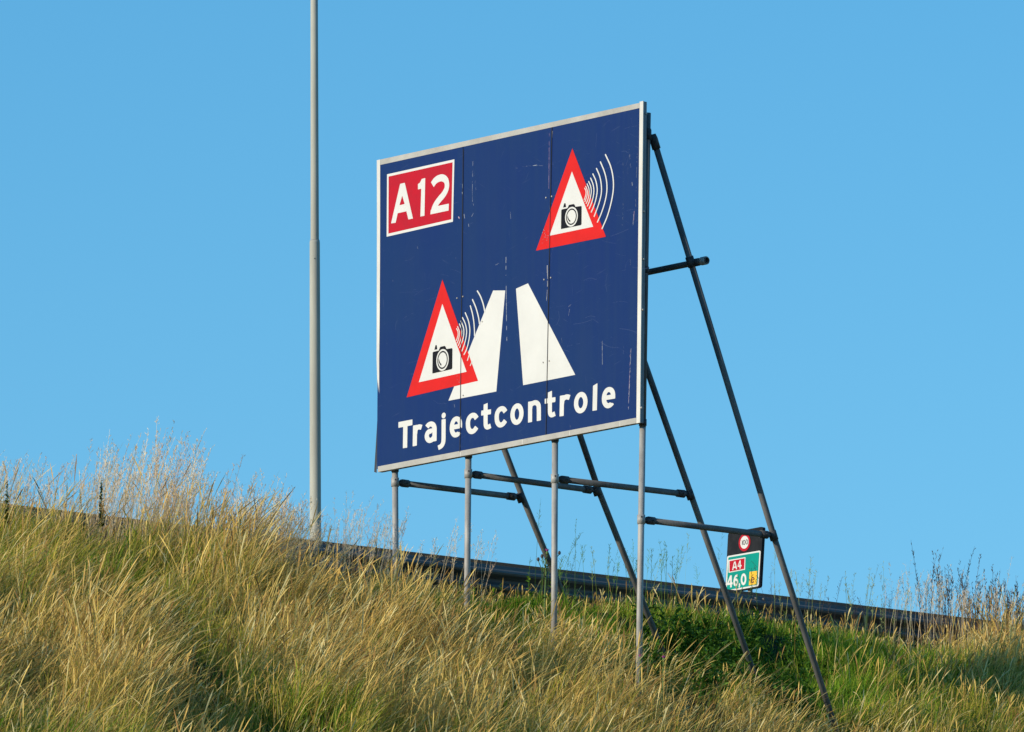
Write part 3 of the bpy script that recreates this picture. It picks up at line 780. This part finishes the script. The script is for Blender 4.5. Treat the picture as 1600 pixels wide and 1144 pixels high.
def ribbons(base, h, lean, wid, ts, prof, droop, c0, c1, twist=.9):
    """base (N,3); h (N); lean (N,2) horizontal run per unit length; prof: relative widths at ts"""
    N = len(h); ts = np.asarray(ts); R = len(ts)
    L = np.linalg.norm(lean, axis=1); L = np.minimum(L, .93); up = np.sqrt(1-L*L)
    hor = lean*h[:, None]
    t = ts[None, :]
    cx = base[:, 0, None]+hor[:, 0, None]*(t*.45+.55*t**2); cy = base[:, 1, None]+hor[:, 1, None]*(t*.45+.55*t**2)
    cz = base[:, 2, None]+h[:, None]*(up[:, None]*t-droop[:, None]*t**3)
    az = rng.normal(0, twist, N); ca, sa = np.cos(az), np.sin(az)
    wx = CAMR[0]*ca-CAMR[1]*sa; wy = CAMR[0]*sa+CAMR[1]*ca
    w_ = wid[:, None]*np.asarray(prof)[None, :]*.5
    V = np.empty((N, R, 2, 3))
    for s, sg in ((0, -1), (1, 1)):
        V[:, :, s, 0] = cx+sg*wx[:, None]*w_; V[:, :, s, 1] = cy+sg*wy[:, None]*w_; V[:, :, s, 2] = cz
    k = np.clip(t[..., None]*1.15, 0, 1)
    return V, c0[:, None, :]*(1-k)+c1[:, None, :]*k
# regions found on the bank itself
def Gp(px, py): p = ground_hit(px, py, .3); return np.array([p[0], p[1]])
GREEN = [(Gp(1060, 960), 1.1), (Gp(930, 935), .9), (Gp(820, 925), .6), (Gp(1180, 1010), 1.1), (Gp(1290, 985), 1.0), (Gp(1360, 1010), .8), (Gp(1100, 1020), .8), (Gp(1250, 1060), .7), (Gp(740, 905), .45), (Gp(1060, 925), .6), (Gp(1180, 945), .7), (Gp(960, 908), .5), (Gp(1300, 962), .6), (Gp(1400, 980), .8), (Gp(1330, 1060), .7), (Gp(180, 900), .22)]
def greenness(x, y):
    g_ = np.zeros_like(x)
    for c, r in GREEN: g_ = np.maximum(g_, np.exp(-(((x-c[0])/(r*1.3))**2+((y-c[1])/(r*1.0))**2)**1.5))
    return g_
DRY = [(Gp(350, 790), 1.4), (Gp(600, 1000), 1.5), (Gp(1000, 1090), 1.3), (Gp(850, 1050), 1.0), (Gp(1550, 1000), 1.3), (Gp(1200, 1130), 1.0), (Gp(120, 1000), 1.2), (Gp(60, 1060), 1.0), (Gp(560, 1060), 1.2)]
def dryness(x, y):
    g_ = np.zeros_like(x)
    for c, r in DRY: g_ = np.maximum(g_, np.exp(-(((x-c[0])/r)**2+((y-c[1])/r)**2)))
    return g_
X0, X1, Y0, Y1 = -14, 13, -24, RAIL_Y+.1
STRAW = np.array([[.94, .69, .21], [.84, .60, .17], [.96, .79, .36], [.64, .41, .11], [.86, .57, .17], [.42, .24, .08]])
OLIVE = np.array([[.42, .41, .04], [.52, .48, .06], [.28, .33, .03], [.58, .50, .08]])
LUSH = np.array([[.15, .34, .018], [.19, .40, .025], [.11, .26, .016], [.24, .44, .03], [.36, .46, .05], [.09, .20, .016]])
WIND = np.array([.80, .15])
def in_view(x, y, z, m=60):
    d = np.stack([x, y, z], -1)-CAM; zc = d@CF
    u = 800+FPX*(d@CR)/zc; v = 572-FPX*(d@CU)/zc
    return (u > -m) & (u < 1600+m) & (v < 1144+m+40)
NT = 46000
tx = rng.uniform(X0, X1, NT); ty = rng.uniform(Y0, Y1, NT)
ok = in_view(tx, ty, zg(tx, ty), 190); tx, ty = tx[ok], ty[ok]; NT = len(tx)
tgreen = greenness(tx, ty); tdry = dryness(tx, ty)
tn = vnoise(tx*1.3+3, ty*1.3, 5); tn2 = vnoise(tx*.7, ty*.7+9, 6); tn3 = vnoise(tx*3, ty*3, 8)
thgt = .26+.44*vnoise(tx*1.3, ty*1.3, 7)+.14*(rng.random(NT)-.5)
thgt *= 1-.12*tgreen
tleft = np.clip((1.2-tx-ty*.3)/2.5, 0, 1)
thgt *= .80+.45*tleft
near_rail = np.clip((ty-(CREST_Y-.6))/.8, 0, 1)
# left and far right tufts stand up over the barrier, the middle stays low
XLO, XHI = at_y(300, 850, 4.4).x, at_y(1560, 960, 4.4).x
barrier_low = np.clip((tx-XLO)/.7, 0, 1)*np.clip((XHI-tx)/.9, 0, 1)
bush = np.exp(-((tx-at_y(140, 800, 4.0).x)/1.2)**4)*np.clip((ty-1.8)/1.5, 0, 1)
thgt *= 1-near_rail*.62*barrier_low
thgt = np.minimum(thgt*(1+.34*bush)+.15*near_rail*(1-barrier_low), .74)
tlean = np.stack([rng.normal(0, .25, NT), rng.normal(0, .20, NT)], 1)+WIND*(.42+.62*vnoise(tx*.8+5, ty*.8, 9))[:, None]*(1-.75*tgreen)[:, None]*(1-.7*near_rail)[:, None]
tdens = rng.uniform(.4, 1, NT)*np.clip((tn3*.7+vnoise(tx*1.6+2, ty*1.6, 12)*.9-.50)*2.9, .04, 1.5)
thgt *= .40+.60*np.clip(tdens, 0, 1)
tsel = rng.random(NT)
def palette(P, n): 
    c = P[rng.integers(0, len(P), n)]*rng.uniform(.78, 1.18, (n, 1)); return c
def pick(ti, kind):
    """colour of a blade in tussock ti; kind shifts towards straw"""
    n = len(ti); g_ = tgreen[ti]; s = np.clip(.30+.55*tdry[ti]+.75*(tn[ti]-.5)+kind, .03, .97)*(1-g_*.82)
    r = rng.random(n)
    c = palette(OLIVE, n)
    st_ = palette(STRAW, n); lu = palette(LUSH, n)
    c = np.where((r < s)[:, None], st_, c)
    c = np.where(((r >= s) & (rng.random(n) < .15+g_*1.1+.25*(tn2[ti] > .55)))[:, None], lu, c)
    return c
VV, CC = [], []
# fine blades
nb = (40*tdens).astype(int)+4
ti = np.repeat(np.arange(NT), nb); n = len(ti)
bx = tx[ti]+rng.normal(0, .085, n); by = ty[ti]+rng.normal(0, .085, n)
keep = by < RAIL_Y-.1; ti, bx, by = ti[keep], bx[keep], by[keep]; n = len(ti)
bz = zg(bx, by)
hh = thgt[ti]*rng.uniform(.45, 1.1, n)
ln = tlean[ti]*.9+rng.normal(0, .24, (n, 2))
c1 = pick(ti, .0); c0 = c1*.5+palette(OLIVE, n)*.5
V, C_ = ribbons(np.stack([bx, by, bz-.02], 1), hh, ln, rng.uniform(.0042, .0088, n), (0, .35, .7, 1), (.8, 1, .8, .08), rng.uniform(0, .28, n), c0, c1)
VV.append(V); CC.append(C_); print('blades', n)
# a sprinkling of broad blades and dead leaves
nb = rng.integers(0, 3, NT)
ti = np.repeat(np.arange(NT), nb); n = len(ti)
bx = tx[ti]+rng.normal(0, .10, n); by = ty[ti]+rng.normal(0, .10, n)
keep = by < RAIL_Y-.2; ti, bx, by = ti[keep], bx[keep], by[keep]; n = len(ti)
c1 = pick(ti, -.12)*rng.uniform(.7, 1.1, (n, 1))
V, C_ = ribbons(np.stack([bx, by, zg(bx, by)-.02], 1), thgt[ti]*rng.uniform(.5, 1.2, n), tlean[ti]*.7+rng.normal(0, .32, (n, 2)), rng.uniform(.010, .018, n), (0, .3, .6, .85, 1), (.6, 1, .85, .5, .06), rng.uniform(.1, .6, n), c1*.9, c1)
VV.append(V); CC.append(C_)
# culms with narrow seed heads
nc = np.round((3+15*np.clip(tdry+.5*(tn2-.35), 0, 1))*np.clip(1-.88*tgreen, .10, 1)*tdens).astype(int)
ti = np.repeat(np.arange(NT), nc); n = len(ti)
bx = tx[ti]+rng.normal(0, .10, n); by = ty[ti]+rng.normal(0, .10, n)
keep = by < RAIL_Y-.1; ti, bx, by = ti[keep], bx[keep], by[keep]; n = len(ti)
hh = thgt[ti]*rng.uniform(1.0, 1.75, n)+.05
ln = tlean[ti]*1.0+rng.normal(0, .14, (n, 2))+(rng.random((n, 1)) < .07)*rng.normal(0, .6, (n, 2))
c1 = palette(STRAW, n)*rng.uniform(.85, 1.1, (n, 1)); c0 = palette(OLIVE, n)*.5+c1*.4
V, C_ = ribbons(np.stack([bx, by, zg(bx, by)-.02], 1), hh, ln, rng.uniform(.0070, .0145, n), (0, .4, .70, .80, .91, 1), (.42, .40, .36, .8, 1, .1), rng.uniform(.02, .20, n)+(rng.random(n) < .12)*rng.uniform(.1, .4, n), c0, c1)
VV.append(V); CC.append(C_); print('culms', n)
g1 = quads_mesh('grass', VV, CC, GRASSM)
g1['kind'] = 'stuff'; tag(g1, 'long wind-combed grass, straw and green, covering the whole bank', 'grass')
VV, CC = [], []
# open panicles standing against the sky along the crest and beyond the barrier
def panicles(n, x, y, h, lean, col, spread=1.0, nb=16, thick=1.0):
    base = np.stack([x, y, zg(x, y)-.02], 1)
    dr = rng.uniform(0, .10, n)
    V, C_ = ribbons(base, h, lean, np.full(n, .0034*thick), (0, .35, .65, .85, 1), (1, .9, .75, .6, .3), dr, col*.8, col)
    VV.append(V); CC.append(C_)
    L = np.minimum(np.linalg.norm(lean, axis=1), .93); up = np.sqrt(1-L*L)
    i = np.repeat(np.arange(n), nb); N = len(i)
    t = rng.uniform(.66, .99, N)
    hor = lean[i]*h[i, None]
    px = base[i, 0]+hor[:, 0]*(t*.45+.55*t**2); py = base[i, 1]+hor[:, 1]*(t*.45+.55*t**2); pz = base[i, 2]+h[i]*(up[i]*t-dr[i]*t**3)
    a = rng.uniform(0, 2*PI, N); bl = rng.uniform(.025, .075, N)*spread*(1.25-t)
    b2 = np.stack([px, py, pz], 1)
    ll = np.stack([np.cos(a), np.sin(a)], 1)*rng.uniform(.25, .7, N)[:, None]+lean[i]*.5
    V, C_ = ribbons(b2, bl*1.6, ll, np.full(N, .0022*thick), (0, .55, 1), (1, 1, 1), np.full(N, .05), col[i], col[i]); VV.append(V); CC.append(C_)
    tip = V[:, -1].mean(1)
    V, C_ = ribbons(tip-np.array([0, 0, .006]), rng.uniform(.010, .020, N)*thick, ll*.9, rng.uniform(.0035, .0062, N)*thick, (0, .5, 1), (.2, 1, .1), np.zeros(N), col[i], col[i]*1.05); VV.append(V); CC.append(C_)
PAN = np.array([[.86, .70, .44], [.92, .78, .54], [.80, .58, .38], [.90, .68, .38]])
def crest(n, pxlo, pxhi, hlo, hhi, ylo=3.3, yhi=4.9, colr=PAN, lean=.22, **k):
    y = rng.uniform(ylo, yhi, n)
    # world x of that photo column at the crest
    x = np.array([at_y(rng.uniform(pxlo, pxhi), 850, yy_).x for yy_ in y])
    h = rng.uniform(hlo, hhi, n)*(.75+.5*vnoise(x*1.7, y*0+3, 21))
    ln = np.stack([rng.normal(lean, .10, n), rng.normal(.02, .10, n)], 1)
    panicles(n, x, y, h, ln, palette(colr, n), **k)
crest(150, -80, 170, .62, 1.05, thick=1.2)
crest(190, 130, 290, .55, 1.18, thick=1.3)
crest(20, 180, 280, 1.0, 1.30, thick=1.3)
crest(330, 220, 440, .50, 1.16, thick=1.4)
crest(14, 300, 420, 1.0, 1.25, thick=1.3)
crest(170, 370, 450, .55, 1.0, thick=1.3)
crest(70, 440, 530, .5, .88)
crest(70, 520, 620, .75, 1.15)
crest(26, 620, 760, .65, .95)
crest(48, 820, 1120, .70, 1.0, lean=.12, colr=LUSH*.9+.03)
crest(5, 1120, 1205, .6, .8, lean=.1, colr=LUSH*.6)
crest(34, 1205, 1420, .60, .92, lean=.08, colr=LUSH[:4]*.6+PAN*.35)
SHD = np.array([[.09, .075, .085], [.13, .10, .09], [.08, .07, .07], [.16, .12, .09]])
crest(26, 1205, 1400, .60, .92, 4.6, 5.2, lean=.06, colr=SHD)
crest(110, 1430, 1690, .75, 1.1, 3.9, 5.2, lean=.10, colr=SHD, spread=.8, thick=1.2)
crest(150, 1440, 1690, .85, 1.32, 4.2, 5.2, lean=.05, colr=SHD*.8, spread=.5, thick=1.7)
crest(130, 1380, 1690, .7, 1.05, 3.2, 4.6, colr=PAN, lean=.12)
g2 = quads_mesh('seed_heads', VV, CC, GRASSM)
g2['kind'] = 'stuff'; tag(g2, 'feathery grass seed heads rising against the sky along the crest', 'grass seed heads')

# leafy herbs between the two right posts and the braces
LEAFM = attr_mat('herb_leaves', .22, .5)
def leaves(stem_xy, hmin, hmax, per, llo, lhi, pal, wr=.32):
    n = len(stem_xy); VV, CC = [], []
    h = rng.uniform(hmin, hmax, n); base = np.stack([stem_xy[:, 0], stem_xy[:, 1], zg(stem_xy[:, 0], stem_xy[:, 1])-.02], 1)
    ln = rng.normal(0, .12, (n, 2)); z0 = np.zeros(n)
    col = palette(pal, n)
    V, C_ = ribbons(base, h, ln, np.full(n, .006), (0, .5, 1), (1, .8, .5), z0, col, col); VV.append(V); CC.append(C_)
    i = np.repeat(np.arange(n), per); N = len(i); t = rng.uniform(.15, 1, N)
    P = np.stack([base[i, 0]+ln[i, 0]*h[i]*(t*.45+.55*t*t), base[i, 1]+ln[i, 1]*h[i]*(t*.45+.55*t*t), base[i, 2]+h[i]*t*np.sqrt(1-np.minimum(np.linalg.norm(ln[i], axis=1), .9)**2)], 1)
    a = rng.uniform(0, 2*PI, N); out = np.stack([np.cos(a), np.sin(a)], 1)*rng.uniform(.55, .9, N)[:, None]
    L = rng.uniform(llo, lhi, N)*(1.15-.5*t)
    # width vector horizontal and at right angles to the leaf's own direction
    V, C_ = ribbons(P, L, out, L*0+1, (0, .3, .65, 1), (.15, 1, .75, .03), rng.uniform(.1, .5, N), palette(pal, N), palette(pal, N))
    mid = V.mean(2, keepdims=True)
    wv = np.stack([-np.sin(a), np.cos(a), rng.normal(0, .35, N)], 1)
    pf = np.array([.15, 1, .75, .03])[None, :, None, None]*(L*wr*.5)[:, None, None, None]
    sg = np.array([-1, 1])[None, None, :, None]
    V = mid+pf*sg*wv[:, None, None, :]
    VV.append(V); CC.append(C_)
    return VV, CC
def scatter(px0, px1, py0, py1, n):
    out = []
    cs = [Gp(px0, py0), Gp(px1, py0), Gp(px1, py1), Gp(px0, py1)]
    for _ in range(n):
        u, v = rng.random(), rng.random()
        out.append((cs[0]*(1-u)+cs[1]*u)*(1-v)+(cs[3]*(1-u)+cs[2]*u)*v)
    return np.array(out)
HERB = np.array([[.075, .18, .02], [.10, .23, .025], [.045, .11, .015], [.18, .33, .05]])
v1, c1_ = leaves(scatter(985, 1190, 950, 1050, 400), .16, .40, 24, .06, .14, HERB)
v2, c2_ = leaves(scatter(1080, 1270, 985, 1080, 200), .15, .36, 18, .06, .12, HERB)
v3, c3_ = leaves(scatter(700, 900, 900, 950, 120), .12, .30, 20, .04, .09, LUSH)
vs_ = [leaves(scatter(a_, b_, c_, d_, n_), .10, .30, 16, .04, .09, HERB) for a_, b_, c_, d_, n_ in ((150, 420, 860, 1000, 90), (400, 800, 960, 1130, 110), (0, 300, 1000, 1130, 70), (1200, 1580, 1010, 1130, 110), (1180, 1420, 940, 1040, 120))]
v4, c4_ = leaves(scatter(0, 130, 800, 880, 120), .2, .45, 24, .03, .07, HERB)
hb = quads_mesh('weeds', v1+v2+v3+v4+sum([q[0] for q in vs_], []), c1_+c2_+c3_+c4_+sum([q[1] for q in vs_], []), LEAFM)
hb['kind'] = 'stuff'; tag(hb, 'leafy dark green weeds growing among the grass below the barrier', 'weeds')

def mesh_from(name, VV, CC, m, parent):
    o = quads_mesh(name, VV, CC, m); o.parent = parent
    off = Vector(parent.location)
    if parent.parent: off += parent.parent.location
    o.location = -off; return o
# thistle beside the third post
STEMM = mat('thistle_stem', (.10, .17, .04), .7); FLM = mat('thistle_flower', (.55, .09, .38), .7, col2=(.42, .07, .32), nscale=60); BUDM = mat('thistle_bud', (.07, .06, .06), .8)
def thistle(px, py_top, depth_y, label, heads, small=False):
    tp = at_y(px, py_top, depth_y); gz = float(zg(tp.x, tp.y))
    r = empty('thistle', (tp.x, tp.y, gz), label, 'thistle')
    b0 = Vector((tp.x-.03, tp.y, gz-.03))
    nodes = [b0.lerp(tp, t)+Vector((.012*math.sin(9*t), .01*math.cos(7*t), 0)) for t in (0, .25, .5, .75, 1)]
    bm = bmesh.new(); add_tube(bm, nodes, [.010, .009, .008, .007, .005], 7)
    hs = []
    for (hx_, hy_, flower) in heads:
        q_ = at_y(px+hx_, py_top+hy_, depth_y+random.uniform(-.03, .03))
        st0 = b0.lerp(tp, .80 if hy_ > 2 else .9)
        add_tube(bm, [st0, st0.lerp(q_, .5)+Vector((0, 0, -.012)), q_], [.005, .004, .004], 6); hs.append((q_, flower))
    fix(bm); bobj('stem', bm, STEMM, r, True)
    for q_, fl in hs:
        bm = bmesh.new()
        add_tube(bm, [q_+Vector((0, 0, z_)) for z_ in (-.006, 0, .012, .024, .030)], [.004, .012, .015, .011, .007], 10); fix(bm)
        hd = bobj('flower_head', bm, BUDM if not fl else STEMM, r, True)
        if fl:
            bm = bmesh.new()
            for k in range(60):
                a_ = random.uniform(0, 2*PI); s_ = random.uniform(.1, 1)*.022
                p0_ = q_+Vector((math.cos(a_)*s_*.3, math.sin(a_)*s_*.3, .024)); p1_ = q_+Vector((math.cos(a_)*s_, math.sin(a_)*s_, .024+random.uniform(.016, .026)))
                w_ = Vector((-math.sin(a_), math.cos(a_), 0))*.002
                bm.faces.new([bm.verts.new(p) for p in (p0_-w_, p0_+w_, p1_+w_, p1_-w_)])
            bobj('petals', bm, FLM, hd)
    # spiny leaves
    n_ = 16 if not small else 8
    V, C = [], []
    t = rng.uniform(.1, .92, n_)
    P = np.array([list(b0.lerp(tp, float(q_))) for q_ in t]); a_ = rng.uniform(0, 2*PI, n_)
    L = rng.uniform(.05, .10, n_)*(1.2-t*.8)
    for k in range(n_):
        ring = 9; tt = np.linspace(0, 1, ring)
        d2 = np.array([math.cos(a_[k]), math.sin(a_[k])])*.8
        cx = P[k][None, :]+np.stack([d2[0]*L[k]*tt, d2[1]*L[k]*tt, L[k]*(.75*tt-.55*tt**2)], 1)
        wv = np.array([-math.sin(a_[k]), math.cos(a_[k]), .15])
        pf = np.array([.25, .9, .45, 1., .4, .8, .3, .5, .02])*L[k]*.20
        V.append(np.stack([cx-wv*pf[:, None], cx+wv*pf[:, None]], 1)[None]); cc = palette(HERB, 1)*1.2
        C.append(np.repeat(cc[:, None, :], ring, 1))
    mesh_from('leaves', V, C, LEAFM, r)
thistle(853, 872, posts[2][1].y+.55, 'thistle with one open pink flower beside the third post', [(2, -6, True), (-12, 4, False), (-6, -1, False), (21, -6, False), (4, 5, False)])
thistle(1001, 1031, posts[3][1].y-.25, 'small pink-flowered thistle low in the grass at the foot of the nearest post', [(0, 0, True)], True)
thistle(1037, 1033, posts[3][1].y-.2, 'small thistle with a pink flower in dark weeds just right of the nearest post', [(0, 0, True)], True)
# upright weeds poking over the barrier at the left
def tall_weed(px, py_top, dy, label, h, wide):
    tp = at_y(px, py_top, dy); gz = float(zg(tp.x, tp.y))
    r = empty('tall_weed', (tp.x, tp.y, gz), label, 'weed')
    tube('stem', [Vector((tp.x, tp.y, gz-.03)), tp], [.007, .003], STEMM, r, 7)
    n_ = 200; V, C = [], []
    t = 1-rng.random(n_)**.8*.6
    P = np.stack([np.full(n_, tp.x), np.full(n_, tp.y), gz+(tp.z-gz)*t], 1); a_ = rng.uniform(0, 2*PI, n_)
    L = rng.uniform(.02, .05, n_)*(1.6-t)*wide
    col = palette(HERB*.55+np.array([.03, .0, 0]), n_)
    V_, C_ = ribbons(P, L, np.stack([np.cos(a_), np.sin(a_)], 1)*.8, L*.5, (0, .4, 1), (.3, 1, .05), rng.uniform(.1, .5, n_), col, col, 1.5)
    mesh_from('leaves', [V_], [C_], LEAFM, r)
tall_weed(158, 752, 3.5, 'dark upright weed with a brown top standing above the barrier left of the tallest grass', .5, 1.5)
tall_weed(11, 752, 3.5, 'dark leafy weed stem at the far left edge, poking above the barrier', .5, 1.2)
print('RAIL_TOP', RAIL_TOP, 'TOP_Z', TOP_Z, 'P4FOOT', P4_FOOT, 'SLOPE', SLOPE, 'posts', [tuple(round(c, 2) for c in p[1]) for p in posts])
